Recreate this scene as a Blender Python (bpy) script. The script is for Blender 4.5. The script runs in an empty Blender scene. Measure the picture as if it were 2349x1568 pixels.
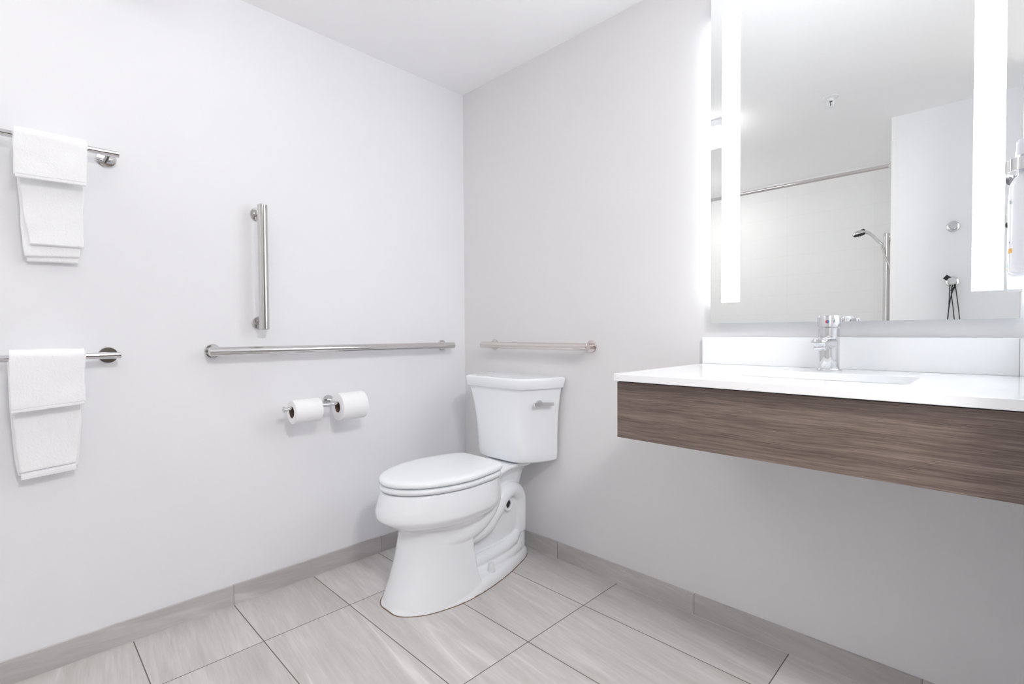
import bpy, bmesh, math, random
from mathutils import Matrix, Vector, noise
PI = math.pi
S = bpy.context.scene
COL = S.collection

# ------------------------------------------------------------------ camera
cam_d = bpy.data.cameras.new('camera')
cam_d.sensor_fit = 'HORIZONTAL'; cam_d.sensor_width = 36.0
cam_d.lens = 36.0*1138.186217333421/2349.0
cam_d.shift_y = 1.6210370785749884/2349.0
cam_d.clip_start = 0.02
cam = bpy.data.objects.new('camera', cam_d); COL.objects.link(cam)
CM = [[0.7104262062000326, -0.010625167284804763, 0.7036914887679108], [0.7037390835111074, 0.02035150157911463, -0.7101669653837904], [-0.006775535637524733, 0.9997364263662923, 0.021935585544485083]]
CP = [2.062754278618894, -1.7212091715957023, 1.0239961671872544]
mw = Matrix(((CM[0][0], CM[0][1], CM[0][2], CP[0]), (CM[1][0], CM[1][1], CM[1][2], CP[1]),
             (CM[2][0], CM[2][1], CM[2][2], CP[2]), (0, 0, 0, 1)))
cam.matrix_world = mw
S.camera = cam

# ------------------------------------------------------------------ world, light levels, exposure
w = bpy.data.worlds.new('world'); S.world = w; w.use_nodes = True
w.node_tree.nodes['Background'].inputs[0].default_value = (0.9, 0.93, 1, 1)
w.node_tree.nodes['Background'].inputs[1].default_value = 0.2
S.view_settings.view_transform = 'Standard'; S.view_settings.look = 'None'
S.view_settings.gamma = 1.0; S.view_settings.use_curve_mapping = False
S.view_settings.exposure = 0.83
E_STRIP = 11.5       # mirror light strips
E_EDGE = 3.5        # glowing mirror sides
E_CEIL = 3.4       # ceiling fixture diffuser
E_HALL_FILL = 45.0       # added fill lamp, unseen, in the entry beyond the door opening
E_SHOWER_FILL = 40.0      # added fill lamp over the shower, kept out of view
S.cycles.max_bounces = 16; S.cycles.diffuse_bounces = 10; S.cycles.glossy_bounces = 8
S.cycles.transmission_bounces = 8; S.cycles.transparent_max_bounces = 8

# ------------------------------------------------------------------ helpers
def tag(o, label=None, cat=None, group=None, kind=None):
    if label: o['label'] = label
    if cat: o['category'] = cat
    if group: o['group'] = group
    if kind: o['kind'] = kind
    return o

class MB:
    def __init__(s): s.v = []; s.f = []; s.m = []
    def add(s, vs, fs, mi=0):
        b = len(s.v); s.v += [tuple(v) for v in vs]; s.f += [tuple(b+i for i in f) for f in fs]; s.m += [mi]*len(fs); return s
    def box(s, x0, x1, y0, y1, z0, z1, mi=0):
        return s.add([(x0,y0,z0),(x1,y0,z0),(x1,y1,z0),(x0,y1,z0),(x0,y0,z1),(x1,y0,z1),(x1,y1,z1),(x0,y1,z1)],
              [(0,3,2,1),(4,5,6,7),(0,1,5,4),(1,2,6,5),(2,3,7,6),(3,0,4,7)], mi)
    def loft(s, rings, mi=0, cap0=True, cap1=True, closed=True):
        n = len(rings[0]); vs = [p for r in rings for p in r]; fs = []
        for i in range(len(rings)-1):
            for j in range(n if closed else n-1):
                k = (j+1) % n
                fs.append((i*n+j, i*n+k, (i+1)*n+k, (i+1)*n+j))
        if cap0: fs.append(tuple(range(n-1, -1, -1)))
        if cap1: fs.append(tuple((len(rings)-1)*n+j for j in range(n)))
        return s.add(vs, fs, mi)
    def tube(s, path, r, n=20, mi=0, cap=True):
        P = [Vector(p) for p in path]; rad = r if isinstance(r, (list, tuple)) else [r]*len(P)
        rings = []; up = None
        for i, p in enumerate(P):
            t = (P[min(i+1, len(P)-1)]-P[max(i-1, 0)]).normalized()
            if up is None:
                up = Vector((0,0,1)) if abs(t.z) < .9 else Vector((1,0,0))
            a = (up - t*up.dot(t)).normalized(); up = a; b = t.cross(a)
            rings.append([p+(a*math.cos(2*PI*k/n)+b*math.sin(2*PI*k/n))*rad[i] for k in range(n)])
        return s.loft(rings, mi, cap, cap)
    def lathe(s, prof, c, axis, n=40, mi=0):
        # prof: (radius, height) along axis from c
        c = Vector(c); ax = Vector(axis).normalized()
        u = Vector((0,0,1)) if abs(ax.z) < .9 else Vector((1,0,0))
        u = (u-ax*u.dot(ax)).normalized(); w_ = ax.cross(u)
        rings = [[c+ax*h+(u*math.cos(2*PI*k/n)+w_*math.sin(2*PI*k/n))*max(r, 1e-5) for k in range(n)] for r, h in prof]
        return s.loft(rings, mi, True, True)
    def build(s, name, mats, parent=None, smooth=True, angle=40, bevel=0, seg=3, merge=False):
        me = bpy.data.meshes.new(name); me.from_pydata(s.v, [], s.f)
        mats = mats if isinstance(mats, (list, tuple)) else [mats]
        for m in mats: me.materials.append(m)
        for p, mi in zip(me.polygons, s.m): p.material_index = mi
        bm = bmesh.new(); bm.from_mesh(me)
        if merge: bmesh.ops.remove_doubles(bm, verts=bm.verts, dist=1e-5)
        bmesh.ops.recalc_face_normals(bm, faces=bm.faces)
        bm.to_mesh(me); bm.free()
        if smooth:
            me.set_sharp_from_angle(angle=math.radians(angle))
            for p in me.polygons: p.use_smooth = True
        o = bpy.data.objects.new(name, me); COL.objects.link(o)
        if parent: o.parent = parent
        if bevel:
            b = o.modifiers.new('bevel', 'BEVEL'); b.width = bevel; b.segments = seg; b.limit_method = 'ANGLE'; b.angle_limit = math.radians(35)
            b.harden_normals = True
        return o

def empty(name, loc=(0,0,0), **k):
    o = bpy.data.objects.new(name, None); COL.objects.link(o); o.location = loc; o.empty_display_size = .05
    return tag(o, k.get('label'), k.get('cat'), k.get('group'))
def under(root, o):
    """parent a mesh given in world coordinates to a root that stands at root.location"""
    o.parent = root; o.matrix_parent_inverse = Matrix.Translation(root.location).inverted(); return o

# ------------------------------------------------------------------ materials
def mat(name, base=(.8,.8,.8), rough=.5, metal=0, coat=0, spec=.5, emit=None, es=0, trans=0, ior=1.45):
    m = bpy.data.materials.new(name); m.use_nodes = True
    b = m.node_tree.nodes['Principled BSDF']; i = b.inputs
    i['Base Color'].default_value = (*base, 1); i['Roughness'].default_value = rough; i['Metallic'].default_value = metal
    i['Coat Weight'].default_value = coat; i['Coat Roughness'].default_value = .05
    i['Specular IOR Level'].default_value = spec; i['IOR'].default_value = ior
    i['Transmission Weight'].default_value = trans
    if emit: i['Emission Color'].default_value = (*emit, 1); i['Emission Strength'].default_value = es
    return m
class NT:
    def __init__(s, m): s.t = m.node_tree; s.n = s.t.nodes; s.l = s.t.links; s.b = s.n['Principled BSDF']
    def node(s, ty, **k):
        n = s.n.new(ty)
        for a, v in k.items(): setattr(n, a, v)
        return n
    def math(s, op, a, b=None, c=None):
        n = s.n.new('ShaderNodeMath'); n.operation = op
        for i, v in enumerate((a, b, c)):
            if v is None: continue
            if hasattr(v, 'links'): s.l.new(v, n.inputs[i])
            else: n.inputs[i].default_value = v
        return n.outputs[0]
    def mix(s, f, a, b):
        n = s.n.new('ShaderNodeMix'); n.data_type = 'RGBA'
        for k, v in ((0, f), (6, a), (7, b)):
            if hasattr(v, 'links'): s.l.new(v, n.inputs[k])
            else: n.inputs[k].default_value = v if k == 0 else (*v, 1)
        return n.outputs[2]
    def ramp(s, f, stops):
        n = s.n.new('ShaderNodeValToRGB'); e = n.color_ramp.elements
        while len(e) < len(stops): e.new(.5)
        for k, (p, c) in enumerate(stops): e[k].position = p; e[k].color = (*c, 1)
        s.l.new(f, n.inputs[0]); return n.outputs[0]
    def noise(s, vec, scale, detail=4, rough=.5, dist=0):
        n = s.n.new('ShaderNodeTexNoise'); n.inputs['Scale'].default_value = scale; n.inputs['Detail'].default_value = detail
        n.inputs['Roughness'].default_value = rough; n.inputs['Distortion'].default_value = dist
        if vec is not None: s.l.new(vec, n.inputs['Vector'])
        return n.outputs[0]
    def vec(s, x, y, z):
        n = s.n.new('ShaderNodeCombineXYZ')
        for i, v in enumerate((x, y, z)):
            if hasattr(v, 'links'): s.l.new(v, n.inputs[i])
            else: n.inputs[i].default_value = v
        return n.outputs[0]
    def xyz(s, kind='Object'):
        tc = s.n.new('ShaderNodeTexCoord'); sp = s.n.new('ShaderNodeSeparateXYZ'); s.l.new(tc.outputs[kind], sp.inputs[0]); return tc.outputs[kind], sp.outputs
    def bump(s, h, dist, strength=1):
        n = s.n.new('ShaderNodeBump'); n.inputs['Distance'].default_value = dist; n.inputs['Strength'].default_value = strength
        s.l.new(h, n.inputs['Height']); s.l.new(n.outputs[0], s.b.inputs['Normal'])
    def col(s, c): s.l.new(c, s.b.inputs['Base Color'])
    def line(s, v, v0, pitch, half):
        """1 where v lies within half of v0 + k*pitch"""
        t = s.math('DIVIDE', s.math('SUBTRACT', v, v0), pitch)
        f = s.math('ABSOLUTE', s.math('SUBTRACT', s.math('FRACT', s.math('ADD', t, .5)), .5))
        return s.math('LESS_THAN', f, half/pitch)

def paint(name, c, rough=.5, b=.0006):
    m = mat(name, c, rough, spec=.25); t = NT(m); v, _ = t.xyz()
    h = t.math('ADD', t.math('MULTIPLY', t.noise(v, 3.5, 3), 1.0), t.math('MULTIPLY', t.noise(v, 220, 2), .06))
    t.bump(h, b*4, .5); return m
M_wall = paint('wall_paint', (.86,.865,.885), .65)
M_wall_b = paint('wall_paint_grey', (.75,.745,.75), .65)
M_ceil = paint('ceiling_paint', (.93,.93,.935), .8)
M_hall = paint('hall_dark_for_chrome', (.11,.095,.085), .6)  # unseen hall walls, coloured dark to put dark streaks in chrome reflections

def stone(name, base_lo, base_hi, x0, px, y0, py, axis='x', half=.0016, grout=(.17,.15,.14), seed=0.0, dark=1.0):
    m = mat(name, (.6,.58,.57), .38, spec=.45); t = NT(m); v, o = t.xyz()
    a, b_ = {'x': (o[0], o[1]), 'y': (o[1], o[2]), 'xz': (o[0], o[2])}[axis]
    ia = t.math('FLOOR', t.math('DIVIDE', t.math('SUBTRACT', a, x0), px))
    ib = t.math('FLOOR', t.math('DIVIDE', t.math('SUBTRACT', b_, y0), py)) if py else t.math('MULTIPLY', b_, 0)
    wn = t.node('ShaderNodeTexWhiteNoise', noise_dimensions='3D'); t.l.new(t.vec(ia, ib, seed), wn.inputs[0])
    r = wn.outputs[0]; off = t.math('MULTIPLY', r, 37.0)
    skew = t.math('MULTIPLY', a, .10)
    bb = t.math('ADD', t.math('ADD', b_, skew), off)
    st = t.vec(t.math('ADD', t.math('MULTIPLY', a, .16), off), bb, 0)
    big = t.noise(st, 5.5, 5, .55, 1.2)
    fine = t.noise(t.vec(t.math('ADD', t.math('MULTIPLY', a, .5), off), t.math('MULTIPLY', bb, 6), 0), 14, 6, .65, .4)
    k = t.math('ADD', t.math('MULTIPLY', big, .62), t.math('MULTIPLY', fine, .46))
    c = t.ramp(k, [(.36, base_lo), (.56, tuple((p+q)/2 for p, q in zip(base_lo, base_hi))), (.72, base_hi)])
    # thin pale veins
    vn = t.noise(t.vec(t.math('ADD', t.math('MULTIPLY', a, .13), off), bb, 3.3), 3.4, 3, .45, .1)
    ridge = t.math('ABSOLUTE', t.math('SUBTRACT', vn, .5))
    msk = t.math('MULTIPLY', t.math('MINIMUM', t.math('MAXIMUM', t.math('MULTIPLY', t.math('SUBTRACT', t.noise(t.vec(t.math('MULTIPLY', a, .8), bb, 8.1), 2.6, 2), .47), 9), 0), 1), t.math('GREATER_THAN', r, .35))
    vein = t.math('MULTIPLY', t.math('SUBTRACT', 1, t.math('MINIMUM', t.math('DIVIDE', ridge, .009), 1)), msk)
    st3 = t.noise(t.vec(t.math('ADD', t.math('MULTIPLY', a, .35), off), t.math('MULTIPLY', bb, 3.2), 1.7), 6.5, 5, .6, .5)
    soft = t.math('MULTIPLY', t.math('SUBTRACT', 1, t.math('MINIMUM', t.math('DIVIDE', ridge, .035), 1)), .28)
    vm = t.math('MINIMUM', t.math('ADD', t.math('MULTIPLY', vein, .45), t.math('MULTIPLY', soft, msk)), 1)
    dk3 = t.math('MULTIPLY', t.math('MINIMUM', t.math('MAXIMUM', t.math('MULTIPLY', t.math('SUBTRACT', st3, .54), 6), 0), 1), .35)
    c = t.mix(dk3, c, tuple(q*.86 for q in base_lo))
    c = t.mix(vm, c, tuple(min(1, q*1.13+.02) for q in base_hi))
    g = t.node('ShaderNodeHueSaturation'); g.inputs['Value'].default_value = 1
    t.l.new(t.math('ADD', .96, t.math('MULTIPLY', r, .08)), g.inputs['Value']); t.l.new(c, g.inputs['Color'])
    c = g.outputs[0]
    ln = t.line(a, x0, px, half)
    if py: ln = t.math('MAXIMUM', ln, t.line(b_, y0, py, half))
    c = t.mix(ln, c, grout); t.col(c)
    t.l.new(t.math('ADD', .34, t.math('MULTIPLY', ln, .5)), t.b.inputs['Roughness'])
    t.bump(t.math('SUBTRACT', t.math('MULTIPLY', fine, .12), ln), .0008, .8)
    return m
LO, HI = (.49,.46,.445), (.69,.665,.655)
M_floor = stone('floor_tile', LO, HI, .3234, .6337, -1.1493, .305)
BLO, BHI = (.44,.42,.412), (.62,.598,.59)
M_base_l = stone('base_tile_side', BLO, BHI, -1.1493, .625, 0, 0, 'y', .0014, (.36,.34,.33), 5.0)
def base_back():
    return stone('base_tile_back', BLO, BHI, .6446, .636, 0, 0, 'xz', .0014, (.27,.25,.24), 9.0)
M_base_b = base_back()
M_caulk = mat('caulk', (.62,.60,.58), .6)

def showertile():
    m = mat('shower_tile', (.87,.87,.865), .5, spec=.3); t = NT(m); v, o = t.xyz()
    h = t.math('MAXIMUM', t.line(o[2], .0, .1655, .0015), t.line(t.math('ADD', o[0], o[1]), .15, .61, .0012))
    t.col(t.mix(h, (.87,.87,.865), (.82,.82,.815))); t.bump(t.math('SUBTRACT', 1, h), .0004, .3)
    return m
M_shower = showertile()
M_cer = mat('white_vitreous_china', (.87,.892,.92), .07, coat=.3, spec=.55)
M_seat = mat('white_seat_plastic', (.87,.892,.92), .13, spec=.5)
M_quartz = mat('white_quartz', (.89,.90,.91), .07, spec=.55)
M_basin = mat('basin_china', (.82,.83,.85), .08)
M_chrome = mat('chrome', (.70,.70,.71), .06, 1)
M_steel = mat('polished_steel', (.66,.645,.635), .09, 1)
M_dark = mat('dark_gap', (.03,.028,.025), .8)
M_mirror = mat('mirror_silvering', (.90,.915,.905), .0, 1)
M_glassedge = mat('mirror_glass_edge', (.45,.60,.62), .05, spec=.8)
M_strip = mat('frosted_light_strip', (1,1,1), .5, emit=(.95,.97,1.0), es=E_STRIP)
M_edge = mat('glowing_mirror_side', (1,1,1), .5, emit=(.90,.95,1.0), es=E_EDGE)
M_diff = mat('ceiling_light_diffuser', (1,1,1), .5, emit=(1.0,.98,.965), es=E_CEIL)
M_hall_fill = mat('hall_fill_glow', (1,1,1), .5, emit=(1.0,.985,.97), es=E_HALL_FILL)
M_show_fill = mat('shower_fill_glow', (1,1,1), .5, emit=(1.0,.985,.97), es=E_SHOWER_FILL)
M_whitep = mat('white_plastic', (.82,.83,.85), .35)
M_paper = paint('tissue_paper', (.91,.915,.925), .9, .0004)
M_card = mat('cardboard_core', (.20,.14,.11), .9)
M_black = mat('black_cord', (.015,.016,.02), .6)
M_brown = mat('brown_seal_line', (.20,.12,.075), .6)
M_bottle = mat('frosted_white_bottle', (.86,.875,.91), .22, spec=.5)
M_pump = mat('pale_grey_pump', (.74,.74,.80), .25)
M_clear = mat('clear_plastic', (.95,.96,.98), .05, trans=.9, ior=1.3)
M_orange = mat('orange_band', (.85,.50,.14), .5)
M_blue = mat('blue_band', (.30,.66,.85), .5)
M_ink = mat('grey_green_ink', (.25,.36,.38), .5)
M_red = mat('red_enamel', (.55,.03,.04), .3)
M_bluee = mat('blue_enamel', (.02,.22,.50), .3)

def wood():
    m = mat('grey_brown_wood_laminate', (.2,.15,.13), .42, spec=.4); t = NT(m); v, o = t.xyz()
    x, z = o[0], o[2]
    wob = t.math('MULTIPLY', t.noise(t.vec(t.math('MULTIPLY', x, 2.2), 0, t.math('MULTIPLY', z, 3)), 1.5, 2), .014)
    zz = t.math('ADD', z, wob)
    a = t.noise(t.vec(t.math('MULTIPLY', x, .5), 0, t.math('MULTIPLY', zz, 20)), 3, 6, .6, .1)
    b = t.noise(t.vec(t.math('MULTIPLY', x, 5), 2, t.math('MULTIPLY', zz, 240)), 2.2, 6, .75, .1)
    c = t.noise(t.vec(t.math('MULTIPLY', x, .7), 7, t.math('MULTIPLY', zz, 34)), 2.0, 3, .55, .1)
    k = t.math('ADD', t.math('MULTIPLY', a, .30), t.math('MULTIPLY', b, .68))
    col = t.ramp(k, [(.37, (.092,.066,.057)), (.49, (.168,.126,.108)), (.62, (.265,.21,.182))])
    dk = t.math('MULTIPLY', t.math('MINIMUM', t.math('MAXIMUM', t.math('MULTIPLY', t.math('SUBTRACT', .36, c), 9), 0), 1), .55)
    t.col(t.mix(dk, col, (.10,.072,.067)))
    t.bump(b, .0003, .4)
    return m
M_wood = wood()
def terry():
    m = mat('white_terry_cloth', (.955,.96,.97), .95, spec=.1); t = NT(m); v, _ = t.xyz()
    h = t.math('ADD', t.noise(v, 420, 3, .6), t.math('MULTIPLY', t.noise(v, 130, 3, .6), .8))
    t.bump(h, .0020, .55)
    return m
M_terry = terry()
M_hem = mat('towel_hem', (.92,.925,.94), .8, spec=.2)

# ------------------------------------------------------------------ room
H = 2.2838; XR = 2.12; YF = -2.07; XW = 1.576; YS = -3.03; XH = 3.3
def struct(name, mb, m, **k):
    o = mb.build(name, m, None, smooth=k.get('smooth', False)); o['kind'] = 'structure'; return o
struct('floor', MB().box(-.1, XH+.1, YS-.1, .1, -.06, 0), M_floor)
struct('ceiling', MB().box(-.1, XH+.1, YS-.1, .1, H, H+.08), M_ceil)
struct('wall_left', MB().box(-.1, 0, YS-.1, .1, 0, H), M_wall)
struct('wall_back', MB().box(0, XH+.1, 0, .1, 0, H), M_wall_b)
struct('wall_right', MB().box(XR, XR+.12, -.70, 0, 0, H).box(XR, XR+.12, YF, -1.75, 0, H), M_wall)
struct('wall_front', MB().box(XW+.02, XH, YS-.1, YF, 0, H), M_wall)
struct('trim_1', MB().box(XW, XW+.021, YS, YF+.004, 0, H), M_shower)
struct('wall_shower', MB().box(0, XW+.02, YS-.1, YS, 0, H), M_shower)
struct('wall_hall', MB().box(XH, XH+.1, YS-.1, 0, 0, H).box(XR+.12, XH, -.70, -.60, 0, H), M_hall)
BH = .0752; BT = .009
struct('baseboard_left', MB().box(0, BT, YF, 0, 0, BH).box(BT, BT+.0012, YF, -BT, 0, .0012, 1), [M_base_l, M_caulk])
struct('baseboard_back', MB().box(BT, XR, -BT, 0, 0, BH).box(BT, XR, -BT-.0022, -BT, 0, .0014, 1), [M_base_b, M_caulk])
struct('baseboard_right', MB().box(XR-BT, XR, -.70, -BT-.003, 0, BH), [M_base_l])
struct('baseboard_front', MB().box(XW+.021, XR, YF, YF+BT, 0, BH), [M_base_b])

# ------------------------------------------------------------------ lights in the room, with added fill lamps
cl = empty('ceiling_light', (.62,-1.42,H), label='rectangular white ceiling light glowing on the ceiling, seen at the left edge of the mirror', cat='ceiling light')
under(cl, MB().box(.42, .855, -1.475, -1.334, H-.040, H).build('housing', M_whitep, smooth=False, bevel=.004))
under(cl, MB().box(.425, .85, -1.470, -1.339, H-.128, H-.040).build('diffuser', M_diff, smooth=False, bevel=.006))
hl = empty('ceiling_light', (2.7,-1.40,H), label='added unseen round fill lamp on the entry ceiling beyond the door opening', cat='ceiling light')  # added lamp, unseen, brightens front faces from the camera side
under(hl, MB().lathe([(.0,-.05),(.18,-.05),(.195,-.04),(.195,-.012)], (2.7,-1.40,H), (0,0,1)).build('diffuser', M_hall_fill))
under(hl, MB().lathe([(.205,-.012),(.205,0)], (2.7,-1.40,H), (0,0,1)).build('housing', M_whitep))

LX, LY = .20, -2.38
sl = empty('shower_fill_lamp', (LX,LY,H), label='added unseen round fill lamp on the ceiling over the shower, beside the left wall', cat='ceiling light')  # added lamp outside the mirror's view, brightens faces turned to the shower
under(sl, MB().lathe([(.088,-.006),(.100,-.004),(.100,0)], (LX,LY,H), (0,0,1)).build('trim_ring', M_whitep))
under(sl, MB().lathe([(.08,-.010),(.08,-.006)], (LX,LY,H), (0,0,1)).build('lens', M_show_fill))

sp = empty('sprinkler_head', (1.383,-1.505,H), label='small white fire sprinkler on the ceiling, seen in the mirror', cat='sprinkler')
under(sp, MB().lathe([(.038,0),(.038,-.003),(.022,-.009)], (1.383,-1.505,H), (0,0,1)).build('escutcheon', M_whitep))
under(sp, MB().lathe([(.017,-.007),(.014,-.014),(.010,-.020)], (1.383,-1.505,H), (0,0,1)).build('body', M_whitep))
b = MB()
for sgn in (-1, 1):
    b.tube([(1.383+sgn*.008,-1.505,H-.016),(1.383+sgn*.014,-1.505,H-.024),(1.383+sgn*.014,-1.505,H-.04),(1.383+sgn*.006,-1.505,H-.05),(1.383,-1.505,H-.052)], .0028, 8)
under(sp, b.build('frame_arms', M_whitep))
under(sp, MB().lathe([(.014,-.054),(.015,-.052),(.004,-.050)], (1.383,-1.505,H), (0,0,1), 16).build('deflector', M_whitep))
under(sp, MB().tube([(1.383,-1.505,H-.022),(1.383,-1.505,H-.046)], .0018, 8).tube([(1.376,-1.505,H-.024),(1.390,-1.505,H-.024)], .0018, 8).build('fusible_link', M_dark))

# ------------------------------------------------------------------ lit mirror
mi = empty('lighted_mirror', (1.72,0,1.6), label='large frameless wall mirror with two glowing vertical light strips, above the sink', cat='mirror')
ML, MR, MBZ, MT = 1.3495, 2.093, 1.0478, 2.149; MY = -.035
under(mi, MB().box(ML+.004, MR-.004, -.030, -.0005, MBZ+.004, MT-.004).build('back_box', M_whitep, smooth=False))
under(mi, MB().box(ML, MR, MY, MY+.004, MBZ, MT).build('mirror_glass', M_mirror, smooth=False))
e = MB()
for x0, x1 in ((ML-.0004, ML), (MR, MR+.0004)): e.box(x0, x1, MY+.0002, MY+.0048, MBZ, MT)
e.box(ML, MR, MY+.0004, MY+.0042, MBZ-.0004, MBZ)
under(mi, e.build('glass_edge', M_glassedge, smooth=False))
for x0, x1 in ((1.3872, 1.4453), (2.0045, 2.0612)):
    under(mi, MB().box(x0, x1, MY-.0006, MY, 1.1172, 2.0785).build('light_strip', M_strip, smooth=False))
for x0, x1 in ((ML+.0012, ML+.004), (MR-.004, MR-.0012)):
    under(mi, MB().box(x0, x1, MY+.005, -.004, 1.117, 2.0785).build('side_light', M_edge, smooth=False))

# ------------------------------------------------------------------ vanity
XC = 1.3138; HC = .9093; YC = -.576; SX = 2.0908; SY = .02; ST = 1.0016; CT = .0195
ct = empty('vanity_countertop', (1.71,-.3,HC), label='white quartz vanity countertop with rectangular sink cut-out, floating off the wall', cat='countertop')
sx0, sx1, sy0, sy1 = 1.506, 1.923, -.422, -.198
bm = bmesh.new()
def rrect(x0, x1, y0, y1, r, n=6):
    p = []
    for cx, cy, a0 in ((x1-r, y1-r, 0), (x0+r, y1-r, 90), (x0+r, y0+r, 180), (x1-r, y0+r, 270)):
        for k in range(n+1):
            a = math.radians(a0+90*k/n); p.append((cx+r*math.cos(a), cy+r*math.sin(a)))
    return p
def slab_with_hole(x0, x1, y0, y1, z0, z1, hole):
    n = len(hole); outer = []
    cx = sum(p[0] for p in hole)/n; cy = sum(p[1] for p in hole)/n
    for px, py in hole:                      # push each hole point out to the slab's rim
        dx, dy = px-cx, py-cy; t = 1e9
        if dx > 1e-9: t = min(t, (x1-cx)/dx)
        if dx < -1e-9: t = min(t, (x0-cx)/dx)
        if dy > 1e-9: t = min(t, (y1-cy)/dy)
        if dy < -1e-9: t = min(t, (y0-cy)/dy)
        outer.append([cx+dx*t, cy+dy*t])
    for c in ((x0,y0),(x1,y0),(x1,y1),(x0,y1)):
        k = min(range(n), key=lambda i: (outer[i][0]-c[0])**2+(outer[i][1]-c[1])**2); outer[k] = list(c)
    m = MB(); vs = []
    for z in (z0, z1):
        vs += [(p[0], p[1], z) for p in outer]+[(p[0], p[1], z) for p in hole]
    fs = []
    for j in range(n):
        k = (j+1) % n
        fs.append((2*n+j, 2*n+k, 3*n+k, 3*n+j)); fs.append((j, n+j, n+k, k))
        fs.append((j, k, 2*n+k, 2*n+j)); fs.append((n+j, 3*n+j, 3*n+k, n+k))
    return m.add(vs, fs)
hole = rrect(sx0, sx1, sy0, sy1, .016)
under(ct, slab_with_hole(XC, XR-.001, YC, -.0005, HC-CT, HC, hole).build('slab', M_quartz, smooth=True, angle=30, bevel=.0016, seg=2))
under(ct, MB().box(XC, SX, -SY, -.0005, HC, ST).build('backsplash', M_quartz, smooth=True, bevel=.0015, seg=2))
under(ct, MB().box(SX, XR-.001, YC+.01, -.0005, HC, ST).build('side_splash', M_quartz, smooth=True, bevel=.0015, seg=2))

sk = empty('sink_basin', (1.714,-.31,HC-.15), label='white rectangular undermount sink basin below the countertop opening', cat='sink')
rings = []
for z, off, r in ((HC-CT-.0015, .018, .03), (HC-CT-.0015, .001, .018), (HC-CT-.02, .000, .02), (HC-.11, -.012, .04), (HC-.13, -.035, .05), (HC-.135, -.09, .02)):
    rings.append([(px, py, z) for px, py in rrect(sx0-off, sx1+off, sy0-off, sy1+off, r)])
for z, off, r in ((HC-.145, -.08, .02), (HC-.140, -.025, .05), (HC-.11, .008, .04), (HC-CT-.02, .012, .02), (HC-CT-.008, .018, .03)):
    rings.append([(px, py, z) for px, py in rrect(sx0-off, sx1+off, sy0-off, sy1+off, r)])
bs = MB().loft([rings[5]]+rings[4::-1]+[rings[10],rings[9],rings[8],rings[7],rings[6]], 0, True, True)
under(sk, bs.build('basin', M_basin))
under(sk, MB().lathe([(.0,.001),(.022,.002),(.024,0)], (1.714,-.31,HC-.1345), (0,0,1)).build('drain', M_chrome))
jt = MB()
o1 = rrect(sx0-.0008, sx1+.0008, sy0-.0008, sy1+.0008, .0165); o2 = rrect(sx0-.012, sx1+.012, sy0-.012, sy1+.012, .02)
jt.loft([[(a, b_, HC-CT-.0015) for a, b_ in o1], [(a, b_, HC-CT-.0002) for a, b_ in o1], [(a, b_, HC-CT-.0002) for a, b_ in o2], [(a, b_, HC-CT-.0015) for a, b_ in o2]], 0, False, False)
under(sk, jt.build('sealant_joint', mat('aged_sealant', (.33,.29,.22), .8), smooth=False))

va = empty('vanity_apron', (1.71,-.556,.81), label='grey-brown wood-grain vanity apron hanging under the white countertop', cat='vanity panel')
VT = HC-CT-.004; VB = .734
under(va, MB().box(1.3125, XR-.001, -.556, -.537, VB, VT).build('front_panel', M_wood, smooth=False, bevel=.0006, seg=1))
under(va, MB().box(1.3125, 1.331, -.537, -.0005, VB, VT).build('side_panel', M_wood, smooth=False))
under(va, MB().box(1.331, XR-.001, -.535, -.516, VB+.01, HC-CT-.0002).build('support_rail', M_dark, smooth=False))
under(va, MB().box(1.316, XR-.001, -.554, -.538, VT, HC-CT-.0001).build('shadow_gap_filler', M_dark, smooth=False))

# ------------------------------------------------------------------ faucet
FX, FY = 1.7168, -.117
fa = empty('faucet', (FX, FY, HC), label='chrome single-lever faucet standing behind the sink basin', cat='faucet')
under(fa, MB().lathe([(.0312,0),(.0318,.001),(.0318,.0055),(.0305,.007),(.026,.007)], (FX,FY,HC), (0,0,1), 48).build('base_plate', M_chrome, angle=30))
under(fa, MB().lathe([(.0255,.0068),(.0257,.012),(.0257,.119),(.0245,.121)], (FX,FY,HC), (0,0,1), 64).build('body', M_chrome, angle=30))
ca = under(fa, MB().lathe([(.0265,.1215),(.0278,.1225),(.0278,.148),(.0262,.1535),(.018,.1545),(.0,.1545)], (FX,FY,HC), (0,0,1), 64).build('handle_cap', M_chrome, angle=30))
under(fa, MB().tube([(FX,FY,HC+.1225),(FX,FY,HC+.1205)], .0235, 32).build('collar_ring', M_dark))
# spout: leaves the body toward the basin, ends in a rounded nose with an aerator under it
sr = []
for k in range(9):
    t = k/8; y = FY-.018-.088*t; zc = HC+.079+.006*t-.004*t*t; hw = .0235-.0055*t; hh = .0200-.0078*t
    sr.append([(FX+hw*math.cos(a)*(1 if abs(math.cos(a)) else 1), y, zc+hh*math.sin(a)) for a in [2*PI*i/32 for i in range(32)]])
t_ = sr[-1]; cxn = FX; czn = HC+.081
sr.append([(cxn+(p[0]-cxn)*.86, p[1]-.006, czn+(p[2]-czn)*.86) for p in t_]); sr.append([(cxn+(p[0]-cxn)*.5, p[1]-.009, czn+(p[2]-czn)*.5) for p in t_])
spt = under(fa, MB().loft(sr).build('spout', M_chrome))
ae = under(fa, MB().lathe([(.0135,.003),(.0150,-.003),(.0150,-.012),(.0135,-.015),(.010,-.0145),(.0,-.0125)], (FX,FY-.093,HC+.075), (0,0,1), 32).build('aerator', M_chrome, angle=30))
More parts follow.
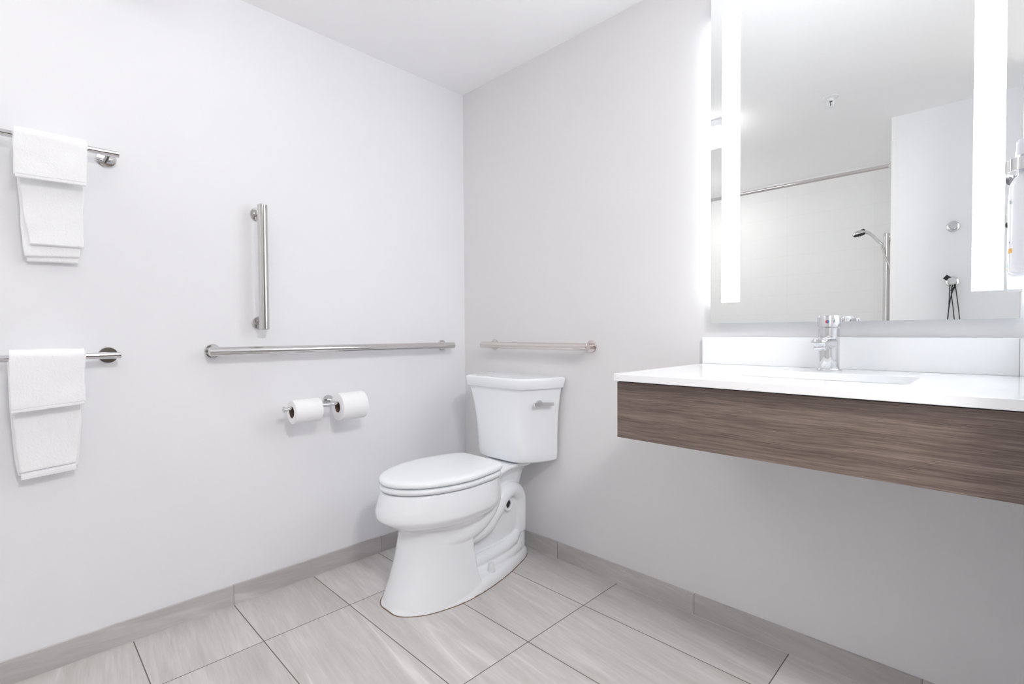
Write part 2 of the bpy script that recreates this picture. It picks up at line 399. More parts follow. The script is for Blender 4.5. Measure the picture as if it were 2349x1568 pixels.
# lever
ld = Vector((.92, .39, 0)).normalized()
c0 = Vector((FX,FY,HC+.1425))
lev = MB().tube([c0+ld*.026, c0+ld*.032], .0055, 16)
wv = Vector((0,0,1)); pn = ld.cross(wv)
prof = []
for k in range(28):
    a = 2*PI*k/28; ex = .0090*math.copysign(abs(math.cos(a))**.6, math.cos(a)); ez = .0068*math.copysign(abs(math.sin(a))**.7, math.sin(a)); prof.append((ex, ez))
rings = [[c0+ld*(.039+ex)+pn*ez*1.6+wv*q for ex, ez in prof] for q in (-.0062, .0062)]
lev.loft(rings); lev.tube([c0+ld*.0475, c0+ld*.0500], [.0045, .003], 6)
under(fa, lev.build('lever', M_chrome, angle=40, bevel=.0015))
dd = Vector((CP[0]-FX, CP[1]-FY-.0, 0)).normalized(); dd = Vector((.08, -1, 0)).normalized(); dc = Vector((FX,FY,HC+.1365))+dd*.0278
rt = Vector((0,0,1)).cross(dd)*-1
for nm, m_, s_ in (('hot_mark', M_red, -1), ('cold_mark', M_bluee, 1)):
    pts = [dc+dd*.0004]+[dc+dd*.0004+rt*(-s_)*.0046*math.sin(PI*k/12)*-1*-1+Vector((0,0,1))*.0046*math.cos(PI*k/12) for k in range(13)]
    mm = MB(); front = pts; back = [p-dd*.002 for p in pts]
    mm.loft([front, back]); mk = mm.build(nm, m_); mk.parent = ca
pts = []

# ------------------------------------------------------------------ grab bars and towel bars
def bar(name, a, b_, r, flanges, fr, label, cat, wall, mat_=M_steel, post=.0075):
    """a, b_ bar end points; flanges = points on the wall; wall = outward normal of the wall"""
    a, b_, n = Vector(a), Vector(b_), Vector(wall)
    root = empty(name, tuple((a+b_)/2), label=label, cat=cat)
    t = (b_-a).normalized()
    rings = [(r*.86, 0), (r, r*.12), (r, (b_-a).length-r*.12), (r*.86, (b_-a).length)]
    under(root, MB().lathe(rings, a, t, 40).build('rail', mat_, angle=30))
    for f in flanges:
        f = Vector(f); so = abs((a-f).dot(n))
        fl = under(root, MB().lathe([(fr, 0), (fr, .004), (fr*.93, .0065), (fr*.4, .0072)], f, n, 40).build('wall_flange', mat_, angle=30))
        under(root, MB().lathe([(post, .005), (post, so-r*.7)], f, n, 24).build('post', mat_, angle=30))
    return root
bar('grab_bar', (.06,-1.0405,1.5125), (.06,-1.0405,1.0385), .0178, [(0,-1.0405,1.485),(0,-1.0405,1.0645)], .0262,
    'vertical polished steel grab bar on the left wall', 'grab bar', (1,0,0))
bar('grab_bar', (.06,-1.2273,.9605), (.06,-.1242,.9575), .0158, [(0,-1.2026,.9605),(0,-.1565,.9578)], .0262,
    'long horizontal steel grab bar on the left wall, above the paper rolls', 'grab bar', (1,0,0))
bar('grab_bar', (.2025,-.06,.9600), (.8549,-.06,.9595), .0155, [(.2377,0,.9598),(.8292,0,.9596)], .0262,
    'short horizontal steel grab bar on the back wall above the toilet tank', 'grab bar', (0,-1,0), mat('warm_steel', (.72,.665,.64), .12, 1))
bar('towel_bar', (.06,-1.468,1.5935), (.06,-1.95,1.5935), .0098, [(0,-1.494,1.5885),(0,-1.925,1.5885)], .0265,
    'upper chrome towel bar on the left wall', 'towel bar', (1,0,0), M_chrome, .006)
bar('towel_bar', (.06,-1.475,.9575), (.06,-1.95,.9575), .0098, [(0,-1.5015,.9575),(0,-1.925,.9575)], .0265,
    'lower chrome towel bar on the left wall', 'towel bar', (1,0,0), M_chrome, .006)

# ------------------------------------------------------------------ towels
tex = bpy.data.textures.new('terry_loops', 'CLOUDS'); tex.noise_scale = .0035; tex.noise_depth = 2
tex2 = bpy.data.textures.new('terry_soft', 'CLOUDS'); tex2.noise_scale = .05; tex2.noise_depth = 1
def sheet(path, th, ywin, nseg, ny, mb=None, mi=0, edge_r=True, seed=0):
    """thick cloth: path = list of (x,z) centre points; ywin(s) -> (y0,y1)"""
    P = [Vector((p[0], 0, p[1])) for p in path]
    L = [0]
    for i in range(1, len(P)): L.append(L[-1]+(P[i]-P[i-1]).length)
    tot = L[-1]; pts = []
    for k in range(nseg+1):
        s = tot*k/nseg; i = 0
        while i < len(L)-2 and L[i+1] < s: i += 1
        f = (s-L[i])/(L[i+1]-L[i]); pts.append(P[i].lerp(P[i+1], f))
    for _ in range(3):
        pts = [pts[0]]+[(pts[i-1]+pts[i]*2+pts[i+1])/4 for i in range(1, len(pts)-1)]+[pts[-1]]
    rings = []
    for k, p in enumerate(pts):
        t = (pts[min(k+1, nseg)]-pts[max(k-1, 0)]).normalized(); n = Vector((t.z, 0, -t.x))
        y0, y1, dz = ywin(k/nseg)
        endf = min(1, min(k, nseg-k)/2.0+.35)
        ring = []
        m = 2*ny
        for j in range(ny+1):
            v = j/ny; y = y0+(y1-y0)*v; e = min(1, math.sqrt(max(0, min(v, 1-v)*ny/3.0))+.25)
            ring.append((p+n*(th/2*e*endf), y, v))
        for j in range(ny, -1, -1):
            v = j/ny; y = y0+(y1-y0)*v; e = min(1, math.sqrt(max(0, min(v, 1-v)*ny/3.0))+.25)
            ring.append((p-n*(th/2*e*endf), y, v))
        out = []
        for q, y, v in ring:
            wv_ = noise.noise(Vector((y*9+seed, q.z*6, seed)))*.003
            out.append((q.x+wv_*min(1, abs(q.z-pts[len(pts)//2].z)*6), y+noise.noise(Vector((q.z*14, seed+v*2, 3)))*.0022, q.z+dz(v)))
        rings.append(out)
    (mb or MB()).loft(rings, mi); return mb
def arc(cx, cz, r, a0, a1, n=10):
    return [(cx+r*math.cos(math.radians(a0+(a1-a0)*k/n)), cz+r*math.sin(math.radians(a0+(a1-a0)*k/n))) for k in range(n+1)]
def fluff(o):
    for tx, st in ((tex, .0016), (tex2, .004)):
        d = o.modifiers.new('disp', 'DISPLACE'); d.texture = tx; d.strength = st; d.mid_level = .5; d.texture_coords = 'GLOBAL'
def towel(label, zb, zfl, zfr, ytop, yfr, layers, hem):
    root = empty('bath_towel', (.06, (ytop[0]+ytop[1])/2, zb), label=label, cat='towel', group='white bath towels on the towel bars')
    R_ = .0098+.0085; th = .013
    zf = (zfl+zfr)/2
    path = [(.06+R_+.003, zf+.004), (.06+R_+.001, (zf+zb)/2)]+arc(.06, zb, R_, 0, 180, 12)+[(.06-R_-.001, zb-.06), (.06-R_, layers[0][4]+.02)]
    tl = (zb-zf)+PI*R_+(zb-layers[0][4]); sf = (zb-zf)/tl; sb = 1-(zb-.12-layers[0][4])/tl
    L0 = layers[0]
    def win(s):
        if s < sf: f = s/sf; y0 = yfr[0]+(ytop[0]-yfr[0])*f; y1 = yfr[1]+(ytop[1]-yfr[1])*f
        else:
            f = min(1, (s-sf)/(1-sf)); y0 = ytop[0]+(L0[0]-ytop[0])*min(1, f*1.6)+(L0[2]-L0[0])*f*f; y1 = ytop[1]+(L0[1]-ytop[1])*min(1, f*1.6)+(L0[3]-L0[1])*f*f
        g = max(0, 1-s/sf) if s < sf else 0
        q = max(0, (s-sf-.15)/(1-sf-.15)) if s > sf else 0
        return y0, y1, (lambda v, g=g, q=q: (zfl-zf)*(1-2*v)*g+(L0[5]-L0[4])*(v-.0)*q)
    mb = MB(); sheet(path, th, win, 260, 84, mb, seed=zb)
    for i, Ly in enumerate(layers[1:], 1):
        x = .06-R_-.0115*i
        p2 = [(x+.004, zb-.012), (x, zb-.06), (x-.001, (zb+Ly[4])/2), (x, Ly[4])]
        def win2(s, Ly=Ly): return Ly[0]+(Ly[2]-Ly[0])*s*s, Ly[1]+(Ly[3]-Ly[1])*s*s, (lambda v, s=s, Ly=Ly: (Ly[5]-Ly[4])*v*s*s)
        sheet(p2, .012, win2, 170, 80, mb, seed=zb+i*3.1)
    cloth = under(root, mb.build('cloth', M_terry, angle=180)); fluff(cloth)
    # smooth hem strip along the bottom of the front flap
    x = .06+R_+.003
    hm = MB(); n = 40; rr = []
    for k in range(n+1):
        v = k/n; y = yfr[0]+.003+(yfr[1]-yfr[0]-.006)*v; z = zfl+(zfr-zfl)*v
        rr.append([(x-.005, y, z+.002), (x-.005, y, z-.002), (x+.0005, y, z-.0035), (x+.0055, y, z-.002), (x+.0062, y, z+.001), (x+.0058, y, z+.0050), (x, y, z+.008)])
    hm.loft(rr); under(root, hm.build('hem', M_hem))
    if hem:
        Lh = layers[0]; xx = .06-R_; rr = []
        for k in range(60+1):
            v = k/60; y = Lh[2]+.002+(Lh[3]-Lh[2]-.004)*v; z = Lh[4]+(Lh[5]-Lh[4])*v+.0008*math.sin(v*90)
            rr.append([(xx-.0045, y, z+.016), (xx-.0045, y, z-.001), (xx, y, z-.0025), (xx+.0055, y, z), (xx+.0066, y, z+.006), (xx+.0058, y, z+.0150), (xx, y, z+.019)])
        h2 = MB(); h2.loft(rr); under(root, h2.build('hem', M_hem))
    return root
# layer: y0,y1 (upper), y0,y1 (bottom), z bottom left, z bottom right
towel('folded white bath towel draped over the upper towel bar', 1.5935, 1.4725, 1.4765, (-1.7065,-1.5475), (-1.7075,-1.549),
      [(-1.704,-1.554,-1.677,-1.556,1.268,1.271), (-1.701,-1.556,-1.690,-1.566,1.254,1.262), (-1.700,-1.558,-1.684,-1.569,1.240,1.244)], False)
towel('folded white bath towel draped over the lower towel bar', .9575, .806, .817, (-1.7285,-1.5635), (-1.7285,-1.566),
      [(-1.730,-1.567,-1.711,-1.587,.604,.612), (-1.731,-1.568,-1.716,-1.583,.613,.622)], True)

# ------------------------------------------------------------------ paper holder and rolls
ph = empty('toilet_paper_holder', (0,-.768,.731), label='chrome double toilet paper holder on the left wall', cat='paper holder')
XB = .10
under(ph, MB().lathe([(.0235,0),(.0235,.005),(.021,.008),(.012,.009)], (0,-.768,.735), (1,0,0)).build('wall_flange', M_chrome, angle=30))
under(ph, MB().tube([(.006,-.768,.735),(.07,-.768,.733),(XB,-.768,.7305)], .0075, 20).build('arm', M_chrome, angle=30))
under(ph, MB().tube([(XB,-.985,.7305),(XB,-.645,.7305)], .0078, 24).build('rail', M_chrome, angle=30))
for y0, s_ in ((-.985,-1), (-.645,1)):
    under(ph, MB().lathe([(.0078,0),(.0125,s_*.003),(.0125,s_*.006),(.011,s_*.0068)], (XB,y0,.7305), (0,1,0), 32).build('end_stop', M_chrome, angle=30))
def roll(label, y0, y1, R_, rc=.0215):
    zc = .7305-.0078+rc*1.0-.0+.0; zc = .7305+.0078-rc
    root = empty('toilet_paper_roll', (XB,(y0+y1)/2,zc), label=label, cat='toilet paper', group='toilet paper rolls on the holder')
    n = 72; rings = []
    for r, y in ((rc+.0012,y0+.0006),(R_-.0022,y0),(R_-.0005,y0+.001),(R_,y0+.003),(R_,y1-.003),(R_-.0005,y1-.001),(R_-.0022,y1),(rc+.0012,y1-.0006)):
        rings.append([(XB+r*math.cos(2*PI*k/n), y, zc+r*math.sin(2*PI*k/n)) for k in range(n)])
    m = MB().loft(rings+[rings[0]], 0, False, False)
    under(root, m.build('paper', M_paper, angle=50))
    ri = [[(XB+r*math.cos(2*PI*k/n), y, zc+r*math.sin(2*PI*k/n)) for k in range(n)] for r, y in ((rc,y0),(rc+.0012,y0),(rc+.0012,y1),(rc,y1),(rc,y0))]
    under(root, MB().loft(ri, 0, False, False).build('cardboard_core', M_card, angle=50))
roll('smaller white toilet paper roll, farther from the toilet', -.960, -.852, .0468)
roll('larger white toilet paper roll, nearer to the toilet', -.773, -.660, .0572)

# ------------------------------------------------------------------ toilet
TX = .46
toi = empty('toilet', (TX,-.4,0), label='white two-piece toilet with closed lid, standing in the corner', cat='toilet')
def egg(tip, back, w, yc, z, nf=2.0, nb=2.6, n=72, wb=None):
    """outline facing -y; wb: half width at the straight back edge"""
    p = []
    for k in range(n):
        a = 2*PI*k/n; c, s_ = math.cos(a), math.sin(a)
        if s_ < 0:
            e = 2/nf; x = math.copysign(abs(c)**e, c)*w; y = yc-abs(s_)**e*(yc-tip)
        else:
            e = 2/nb; x = math.copysign(abs(c)**e, c)*w; y = yc+abs(s_)**e*(back-yc)
            if wb is not None: x *= 1-(1-wb/w)*((y-yc)/(back-yc))**1.5
        p.append((TX+x, y, z))
    return p
def lid_outline(tip, back, w, yc, z, wb, inset=0, nf=2.02):
    return egg(tip+inset, back-inset, w-inset, yc, z, nf, 8.0, 120, wb-inset)
body = MB()
# bowl
R_ = []
for z, tip, back, wd, yc in ((.4320,-.768,-.26,.169,-.50),(.428,-.772,-.25,.173,-.50),(.40,-.780,-.25,.180,-.50),(.372,-.787,-.25,.1855,-.50),(.356,-.790,-.25,.187,-.50),
      (.340,-.790,-.252,.1875,-.50),(.332,-.786,-.255,.184,-.50),(.322,-.775,-.26,.175,-.50),(.306,-.752,-.27,.157,-.49),(.288,-.716,-.28,.132,-.48),(.274,-.700,-.29,.122,-.47),(.25,-.690,-.32,.10,-.47)):
    R_.append(egg(tip, back, wd, yc, z, 2.05, 2.3))
body.loft(R_)
# pedestal front
def ped(z, tip, w_, yb, yc=-.52):
    p = []
    n = 48
    for k in range(n+1):
        a = PI*k/n; c, s_ = math.cos(a), math.sin(a)
        p.append((TX+math.copysign(abs(c)**.86, c)*w_, yc-abs(s_)**.93*(yc-tip), z))
    p.append((TX-w_*.985, yb, z)); p.insert(0, (TX+w_*.985, yb, z))
    return p
body.loft([ped(.282,-.706,.112,-.452), ped(.262,-.698,.112,-.45), ped(.24,-.699,.115,-.45), ped(.16,-.716,.125,-.445), ped(.08,-.738,.140,-.44), ped(.03,-.757,.152,-.43), ped(.0,-.766,.157,-.42)])
# base flange
def base(z, o):
    pts = [(-.0,-.767),(.05,-.764),(.09,-.738),(.13,-.68),(.152,-.61),(.1635,-.54),(.163,-.46),(.155,-.39),(.142,-.32),(.122,-.24),(.093,-.155),(.072,-.10),(.050,-.064),(.02,-.052)]
    cy = -.42; full = pts+[(-x, y) for x, y in reversed(pts[1:])]
    # resample smooth
    P_ = [Vector((x, y, 0)) for x, y in full]; out = []
    n = len(P_)
    for i in range(n):
        for t in (0, .25, .5, .75):
            p0, p1, p2, p3 = P_[(i-1) % n], P_[i], P_[(i+1) % n], P_[(i+2) % n]
            q = .5*((2*p1)+(p2-p0)*t+(2*p0-5*p1+4*p2-p3)*t*t+(-p0+3*p1-3*p2+p3)*t**3)
            out.append(q)
    r = []
    for q in out:
        dv = Vector((q.x, (q.y-cy)*.25, 0)); dv = dv.normalized() if dv.length > 0 else dv
        fr = min(1, max(0, (-.40-q.y)/.10)); dw = Vector((q.x, q.y+.5, 0)); dw = dw.normalized() if dw.length > 0 else dw
        oo = fr*(.004+z*.40)*(1 if z > .003 else .0)
        r.append((TX+q.x-dv.x*o-dw.x*oo, q.y-dv.y*o-dw.y*oo, z))
    return r
body.loft([base(0, 0), base(.022, .001), base(.034, .006), base(.042, .016), base(.046, .034)])
# web behind the pedestal, rear column
body.box(TX-.050, TX+.050, -.48, -.10, .0, .30)
body.box(TX-.10, TX+.10, -.46, -.415, .03, .125)
def colr(z, rx, ry, cy): return [(TX+rx*math.copysign(abs(math.cos(a))**.8, math.cos(a)), cy+ry*math.copysign(abs(math.sin(a))**.8, math.sin(a)), z) for a in [2*PI*k/32 for k in range(32)]]
body.loft([colr(.0,.058,.052,-.112), colr(.06,.058,.052,-.112), colr(.24,.054,.046,-.106), colr(.27,.045,.036,-.108)])
# ledge of the recess
for sx_ in (1, -1):
    body.tube([(TX+sx_*.066,-.45,.080),(TX+sx_*.068,-.38,.080),(TX+sx_*.066,-.30,.081),(TX+sx_*.060,-.22,.086),(TX+sx_*.048,-.16,.096),(TX+sx_*.034,-.125,.125),(TX+sx_*.028,-.112,.18)], .027, 20)
    body.tube([(TX+sx_*.082,-.44,.040),(TX+sx_*.080,-.30,.045),(TX+sx_*.062,-.19,.050),(TX+sx_*.040,-.12,.055)], .028, 16)
def spline(P_, n=8):
    P_ = [Vector(p) for p in P_]; out = []
    for i in range(len(P_)-1):
        p0, p1, p2, p3 = P_[max(i-1, 0)], P_[i], P_[i+1], P_[min(i+2, len(P_)-1)]
        for k in range(n):
            t = k/n; out.append(.5*((2*p1)+(p2-p0)*t+(2*p0-5*p1+4*p2-p3)*t*t+(-p0+3*p1-3*p2+p3)*t**3))
    out.append(P_[-1]); return out
for sx_ in (1, -1):
    # trapway arch
    body.tube(spline([(TX+sx_*.050,-.50,.200),(TX+sx_*.064,-.42,.192),(TX+sx_*.068,-.34,.212),(TX+sx_*.064,-.278,.262),(TX+sx_*.056,-.232,.308),(TX+sx_*.048,-.175,.326),(TX+sx_*.036,-.118,.296),(TX+sx_*.028,-.098,.235),(TX+sx_*.026,-.100,.12)]),
              [.030+.006*min(1, abs(k-0)/30) for k in range(65)], 24)
    # sump bulge under the bowl
    body.tube(spline([(TX+sx_*.055,-.64,.236),(TX+sx_*.085,-.56,.226),(TX+sx_*.092,-.47,.228),(TX+sx_*.090,-.39,.250),(TX+sx_*.082,-.33,.285),(TX+sx_*.07,-.29,.33)]), .033, 24)
# neck / deck under the tank
def deck(z, w0, w1, y0, y1):
    p = []; 
    for k in range(25):
        t = k/24; y = y0+(y1-y0)*t; ww = w0+(w1-w0)*t-.028*math.sin(PI*min(1, t*1.15))*(1 if z > .30 else .4); p.append((TX+ww, y, z))
    return p+[(2*TX-q[0], q[1], z) for q in reversed(p)]
def deckz(z, w0, w1, y0, y1): return [(x, y, q+.012*min(1, max(0, (y+.30)/.10))) for x, y, q in deck(z, w0, w1, y0, y1)]
body.loft([deckz(.433,.148,.092,-.36,-.066), deckz(.424,.150,.096,-.36,-.062), deckz(.415,.146,.088,-.36,-.068), deckz(.404,.134,.062,-.36,-.080), deckz(.385,.118,.046,-.36,-.085), deck(.35,.098,.042,-.36,-.10), deck(.30,.07,.040,-.36,-.12)])
th_ = [(TX+.062+.0, -.196+.020*math.cos(2*PI*k/24), .266+.024*math.sin(2*PI*k/24)) for k in range(25)]
body.tube(th_, .0065, 10)
bo = under(toi, body.build('bowl', M_cer, angle=180))
rm = bo.modifiers.new('remesh', 'REMESH'); rm.mode = 'VOXEL'; rm.voxel_size = .0032; rm.use_smooth_shade = True
sm = bo.modifiers.new('smooth', 'SMOOTH'); sm.factor = .5; sm.iterations = 5
# bolt caps
for s_ in (1, -1):
    under(toi, MB().lathe([(.0165,-.004),(.0165,.0),(.0125,.026),(.0105,.031),(.0,.032)], (TX+s_*.118,-.352,.046), (0,0,1), 28).build('bolt_cap', M_whitep, angle=40))
under(toi, MB().loft([base(0, -.0011), base(.0012, -.0011), base(.0018, .003), base(.0001, .003)], 0, False, False).build('floor_seal', M_brown))
under(toi, MB().lathe([(.0,.0),(.018,.0),(.018,.0015)], (TX+.0535,-.196,.266), (1,0,0), 24).build('trapway_opening_shade', M_dark))  # dark disc paints the shade inside the trapway hole
# seat ring and lid
seat = MB()
seat.loft([lid_outline(-0.7610,-.300,.168,-.49,.4362,.150,.016), lid_outline(-0.7710,-.300,.178,-.49,.4368,.150,.002), lid_outline(-0.7760,-.300,.183,-.49,.4440,.152), lid_outline(-0.7750,-.300,.182,-.49,.4520,.150), lid_outline(-0.7690,-.300,.176,-.49,.4572,.146), lid_outline(-0.7590,-.300,.166,-.49,.4582,.14)])
under(toi, seat.build('seat', M_seat, angle=60))
lid = MB()
def lo(z, ins, **k): return lid_outline(-.775,-.284,.185,-.49,z,.143,ins)
lid.loft([lo(.4628,.010), lo(.4632,.003), lo(.4655,.0), lo(.472,.0), lo(.478,.0022), lo(.4822,.007), lo(.4842,.016), lo(.4852,.035), lo(.4862,.07), lo(.4867,.11)])
lid.loft([lo(.4630,.02), lo(.4580,.024)])
ldo = under(toi, lid.build('lid', M_seat, angle=60))
# hinge block: lid turns down at its back edge
hb = MB(); 
hb.loft([[(TX+x, y, z) for x in (0,)] for y, z in ()] or [[(TX-.100,-.300,.434),(TX-.100,-.274,.434),(TX-.100,-.272,.462),(TX-.100,-.279,.474),(TX-.100,-.300,.478)],
        [(TX+.100,-.300,.434),(TX+.100,-.274,.434),(TX+.100,-.272,.462),(TX+.100,-.279,.474),(TX+.100,-.300,.478)]])
under(toi, hb.build('hinge_block', M_seat, angle=50, bevel=.004))
# tank
def tsec(z, wb, wf, yf, yb=-.012, r=.02, ins=0, n=7, soft=1.0):
    """convex six-sided plan with rounded corners"""
    wb -= ins; wf -= ins*.8; yf += ins; yb -= ins
    wm = (wb+wf)/2+.014; ym = (yf+yb)/2-.01
    C_ = [(-wf,yf),(0,yf-.006),(wf,yf),(wm,ym),(wb,yb),(-wb,yb),(-wm,ym)]
    rr = [r*soft, .08, r*1.3*soft, .06, r*.9, r*.9, .06]; out = []; m = len(C_)
    for i in range(m):
        p = Vector(C_[i]).to_3d(); a = Vector(C_[i-1]).to_3d(); b_ = Vector(C_[(i+1) % m]).to_3d()
        d0 = min(rr[i], (a-p).length*.42); d1 = min(rr[i], (b_-p).length*.42)
        q0 = p+(a-p).normalized()*d0; q1 = p+(b_-p).normalized()*d1
        for k in range(n+1):
            t = k/n; q = q0*(1-t)**2+p*2*t*(1-t)+q1*t*t; out.append((TX-.012+q.x, q.y, z))
    return out
TB, TT = .4515, .776
tank = MB(); rr = []
for z, ins in ((TB,.022),(TB+.0008,.010),(TB+.004,.004),(TB+.010,.0008)):
    rr.append(tsec(z, .212, .134, -.194, ins=ins, soft=2.4))
for k in range(1, 13):
    t = k/12; z = TB+.010+(TT-TB-.010)*t; u = t**3.0
    rr.append(tsec(z, .212+.024*u, .134+.032*(.2*t+.8*u), -.194-.020*(.5*t+.5*u), soft=2.4-1.2*t))
tank.loft(rr); tk = under(toi, tank.build('tank', M_cer, angle=60))
tl = MB(); rr = []
for z, ins in ((TT+.0015,.012),(TT+.001,.003),(TT+.004,.0005)): rr.append(tsec(z, .246, .173, -.224, -.008, .020, ins))
for z, ins in ((TT+.040,-.0055),(TT+.044,-.0045),(TT+.0475,.001),(TT+.0487,.007),(TT+.0487,.013),(TT+.0480,.017),(TT+.0482,.024)): rr.append(tsec(z, .246, .173, -.224, -.008, .020, ins))
tl.loft(rr); under(toi, tl.build('tank_lid', M_cer, angle=60))
under(toi, MB().lathe([(.062,0),(.062,.010)], (TX,-.11,.443), (0,0,1)).build('tank_gasket', M_dark, smooth=False))
# flush lever on the right facet of the tank
pL = Vector((TX+.190,-.130,.716)); nL = Vector((.965,-.26,0)).normalized(); tL = Vector((.26,.965,0)).normalized()
fl = under(toi, MB().lathe([(.0145,-.014),(.0145,.002),(.0125,.006),(.0,.007)], tuple(pL), tuple(nL), 28).build('flush_handle_escutcheon', M_chrome, angle=40))
lv = MB(); a_ = pL+nL*.012-tL*.036; b_ = pL+nL*.012+tL*.064-Vector((0,0,.006))
up = Vector((0,0,1)); lv.loft([[q+up*.0075+nL*.006, q-up*.0075+nL*.006, q-up*.0075-nL*.005, q+up*.0075-nL*.005] for q in (a_, b_)])
lv.tube([pL, pL+nL*.012], .006, 16)
under(toi, lv.build('flush_handle', M_chrome, smooth=False, bevel=.0015))

# ------------------------------------------------------------------ shower fittings (seen in the mirror)
bar('shower_curtain_rod', (.004,-2.09,2.008), (1.572,-2.09,2.008), .0125, [(0,-2.09,2.008)], .01, 'long chrome curtain rod across the shower opening, seen in the mirror', 'shower rod', (0,1,0)) if False else None
rod = empty('shower_curtain_rod', (.79,-2.12,2.008), label='long chrome curtain rod across the shower opening, seen in the mirror', cat='shower rod')
under(rod, MB().tube([(.002,-2.12,2.015),(XW-.002,-2.12,2.015)], .0125, 24).build('rod', M_steel))
for x, s_ in ((0,1),(XW,-1)):
    under(rod, MB().lathe([(.03,0),(.03,.004),(.018,.012),(.013,.02)], (x,-2.12,2.015), (s_,0,0)).build('wall_flange', M_steel, angle=30))
SBX, SBY = 1.503, -2.47
sb = empty('shower_slide_bar', (SBX,SBY,1.3), label='vertical steel slide bar on the shower wall, seen in the mirror', cat='shower bar')
under(sb, MB().lathe([(.017,0),(.019,.003),(.019,.745),(.017,.748)], (SBX,SBY,.915), (0,0,1), 32).build('rail', M_steel, angle=30))
for z in (1.62, .96):
    under(sb, MB().lathe([(.034,0),(.034,.005),(.012,.008),(.012,.058)], (XW,SBY,z), (-1,0,0), 32).build('bracket', M_steel, angle=30))
hs = empty('hand_shower', (1.40,SBY,1.68), label='chrome hand shower head held on the slide bar, seen in the mirror', cat='shower head')
# handle from holder up and out to the head, pointing into the shower
hp = spline([(1.478,SBY,1.592),(1.455,SBY,1.618),(1.428,SBY,1.655),(1.398,SBY,1.682),(1.365,SBY,1.692),(1.34,SBY,1.690)], 5)
under(hs, MB().tube(hp, [.0095+.004*k/25 for k in range(26)], 20).build('handle', M_chrome))
ax = Vector((.22,0,-.97)).normalized()
under(hs, MB().lathe([(.012,-.014),(.032,-.008),(.040,.002),(.041,.010),(.038,.014)], (1.348,SBY,1.688), tuple(ax), 36).build('spray_head', M_chrome))
nz = MB().lathe([(.036,.0135),(.035,.0175),(.0,.018)], (1.348,SBY,1.688), tuple(ax), 36)
for k in range(16):
    a = 2*PI*k/16; u_ = Vector((0,1,0)); v_ = ax.cross(u_)
    c_ = Vector((1.348,SBY,1.688))+u_*math.cos(a)*.027+v_*math.sin(a)*.027
    nz.tube([c_+ax*.016, c_+ax*.021], .0022, 8)
under(hs, nz.build('nozzle_plate', M_dark))
under(hs, MB().lathe([(.010,-.0185),(.013,-.0135),(.0135,-.006)], (1.372,SBY,1.690), tuple(ax), 20).build('selector', M_dark))
under(hs, MB().tube([(1.482,SBY,1.588),(1.477,SBY,1.594)], .0115, 20).lathe([(.0,-.014),(.009,-.011),(.013,0),(.009,.011),(.0,.014)], (1.484,SBY-.004,1.585), (0,0,1), 20).build('holder_joint', M_chrome))
hh = spline([(1.478,SBY+.022,1.575),(1.50,SBY+.030,1.50),(1.528,SBY+.032,1.42),(1.545,SBY+.032,1.25),(1.545,SBY+.032,1.12),(1.528,SBY+.032,.98),(1.535,SBY+.03,.80),(1.568,SBY+.03,.70)], 8)
under(hs, MB().tube(hh, .0065, 10).build('hose', M_steel))

# ------------------------------------------------------------------ robe hooks and cord
def hook(z, label):
    r_ = empty('robe_hook', (1.856,YF,z), label=label, cat='robe hook', group='round chrome robe hooks on the front wall')
    under(r_, MB().lathe([(.030,0),(.030,.004),(.026,.007),(.010,.008)], (1.856,YF,z), (0,1,0), 36).build('wall_flange', M_chrome, angle=30))
    under(r_, MB().lathe([(.008,.006),(.008,.034),(.019,.037),(.0205,.041),(.0205,.045),(.0175,.0485),(.0165,.0492),(.0,.0493)], (1.856,YF,z), (0,1,0), 36).build('knob', M_chrome, angle=30))
hook(1.595, 'upper round chrome robe hook, empty, seen in the mirror')
hook(1.288, 'lower round chrome robe hook holding a black cord, seen in the mirror')
cd = empty('black_cord', (1.856,YF+.022,1.288), label='thin black looped cord hanging from the lower robe hook, seen in the mirror', cat='cord')
c1 = MB(); yk = YF+.020
c1.tube(spline([(1.849,yk,1.30),(1.846,yk,1.26),(1.842,yk,1.12),(1.836,yk,1.03),(1.850,yk,1.005),(1.868,yk,1.03),(1.862,yk,1.13),(1.853,yk,1.235),(1.866,yk,1.298),(1.857,yk,1.302),(1.849,yk,1.30)], 8), .0021, 8)
c1.tube(spline([(1.862,yk+.006,1.300),(1.870,yk+.006,1.26),(1.886,yk+.006,1.11),(1.89,yk+.006,1.03),(1.872,yk+.006,.99),(1.842,yk+.006,1.03),(1.839,yk+.006,1.085),(1.852,yk+.008,1.205),(1.866,yk+.006,1.262),(1.852,yk+.006,1.300),(1.862,yk+.006,1.300)], 8), .0021, 8)
under(cd, c1.build('loops', M_black))
tg = MB().box(-.013, .013, -.001, .001, -.013, .013)
to = tg.build('tag', M_black, smooth=False); to.parent = cd; to.location = (-.021, .004, .021); to.rotation_euler = (0, math.radians(40), 0)
tg2 = MB().box(-.005, .005, -.002, .002, -.013, .013).build('toggle', M_black, smooth=False, bevel=.001); tg2.parent = cd; tg2.location = (.004, .010, -.042); tg2.rotation_euler = (0, math.radians(35), 0)

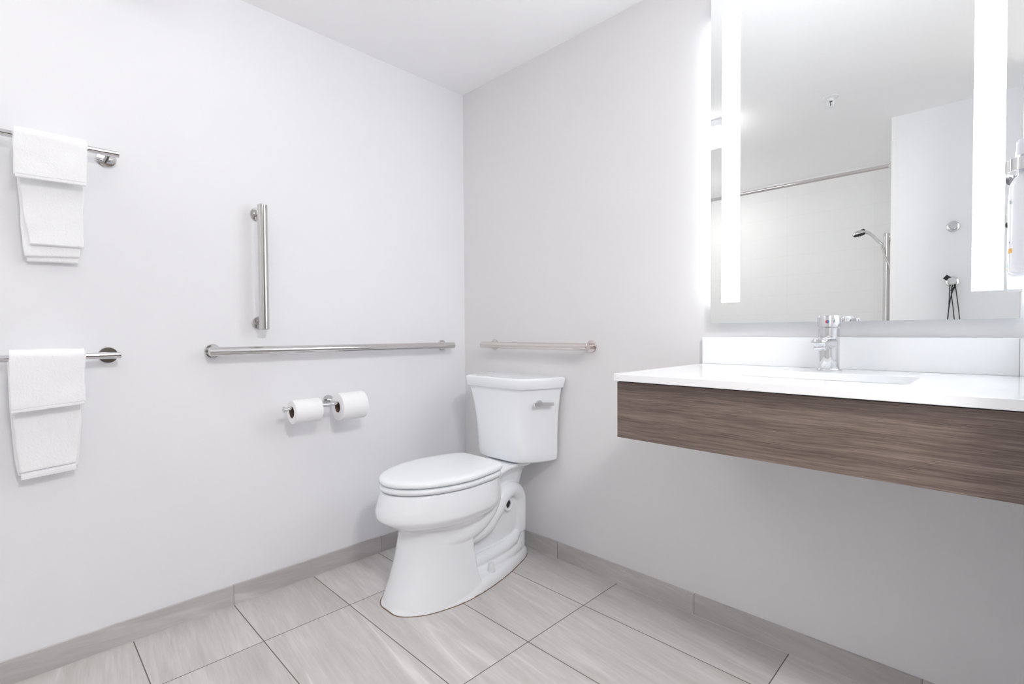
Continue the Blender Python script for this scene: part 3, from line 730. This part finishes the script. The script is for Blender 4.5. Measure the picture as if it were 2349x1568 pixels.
# ------------------------------------------------------------------ soap dispensers on the right wall
def boval(cx, cy, a, b_, z, n=48, e=.75):
    return [(cx+a*math.copysign(abs(math.cos(t))**e, math.cos(t)), cy+b_*math.copysign(abs(math.sin(t))**e, math.sin(t)), z) for t in [2*PI*k/n for k in range(n)]]
BXC = 2.0915
def bottle(cy, dx, label, bands):
    r_ = empty('dispenser_bottle', (BXC+dx,cy,1.13), label=label, cat='soap bottle', group='soap bottles in the wall bracket')
    X = BXC+dx
    prof = [(1.1295,.018,.026),(1.131,.0225,.031),(1.136,.0242,.0325),(1.285,.0242,.0325),(1.297,.0225,.031),(1.306,.018,.026),(1.311,.013,.017),(1.316,.0125,.0135)]
    under(r_, MB().loft([boval(X, cy, a, b_, z) for z, a, b_ in prof]).build('bottle_body', M_bottle, angle=60))
    under(r_, MB().lathe([(.0125,.0),(.0125,.026),(.0105,.028),(.0105,.034),(.0152,.035),(.0152,.060),(.0138,.064),(.0,.065)], (X,cy,1.314), (0,0,1), 32).build('pump', M_pump, angle=40))
    for z0, z1, m_ in bands:
        seg = [2*PI*k/48 for k in range(48) if 165 <= math.degrees(2*PI*k/48) <= 232]
        out = [(X+.0246*math.copysign(abs(math.cos(t))**.75, math.cos(t)), cy+.0329*math.copysign(abs(math.sin(t))**.75, math.sin(t))) for t in seg]
        rings = [[(x, y, z) for x, y in out] for z in (z0, z1)]
        under(r_, MB().loft(rings, 0, False, False, closed=False).build('label_band', m_))
    return r_
bA = bottle(-.375, 0, 'frosted white pump bottle with only an orange band, in the wall bracket', [(1.1655,1.174,M_orange)])
bB = bottle(-.300, -.001, 'white pump bottle with a blue and orange band, in the wall bracket beside the mirror', [(1.1385,1.144,M_orange),(1.1455,1.1535,M_blue)])
for txt, z, sz in (('e.', 1.258, .013), ('N', 1.184, .005)):
    fc = bpy.data.curves.new('printed_lettering', 'FONT'); fc.body = txt; fc.size = sz; fc.extrude = .00015; fc.shear = .25
    tmp = bpy.data.objects.new('tmp_text', fc); COL.objects.link(tmp)
    me = bpy.data.meshes.new_from_object(tmp.evaluated_get(bpy.context.evaluated_depsgraph_get()))
    bpy.data.objects.remove(tmp); me.materials.clear(); me.materials.append(M_ink)
    fo = bpy.data.objects.new('printed_lettering', me); COL.objects.link(fo)
    fo.parent = bA; fo.location = (-.0240, -.0162, z-1.13)
    fo.rotation_euler = (PI/2, 0, -math.radians(68))
hd = empty('dispenser_bracket', (XR,-.34,1.32), label='chrome double wall bracket gripping two pump bottles by their necks', cat='bottle holder')
hm = MB()
n = 40
outer = boval(2.0945, -.3375, .0345, .079, 0, 64, .6)
for_in = boval(2.0945, -.3375, .0315, .076, 0, 64, .6)
rg = [[(x, y, z) for x, y, _ in ring] for ring, z in ((outer, 1.316), (outer, 1.338), (for_in, 1.338), (for_in, 1.316))]
def clampx(r): return [(min(x, XR-.0005), y, z) for x, y, z in r]
rg = [clampx(r) for r in rg]
hm.loft(rg+[rg[0]], 0, False, False)
under(hd, hm.build('collar', M_chrome, angle=50))
under(hd, MB().box(XR-.004, XR-.0003, -.415, -.26, 1.10, 1.36).build('back_plate', M_steel, smooth=False, bevel=.001))
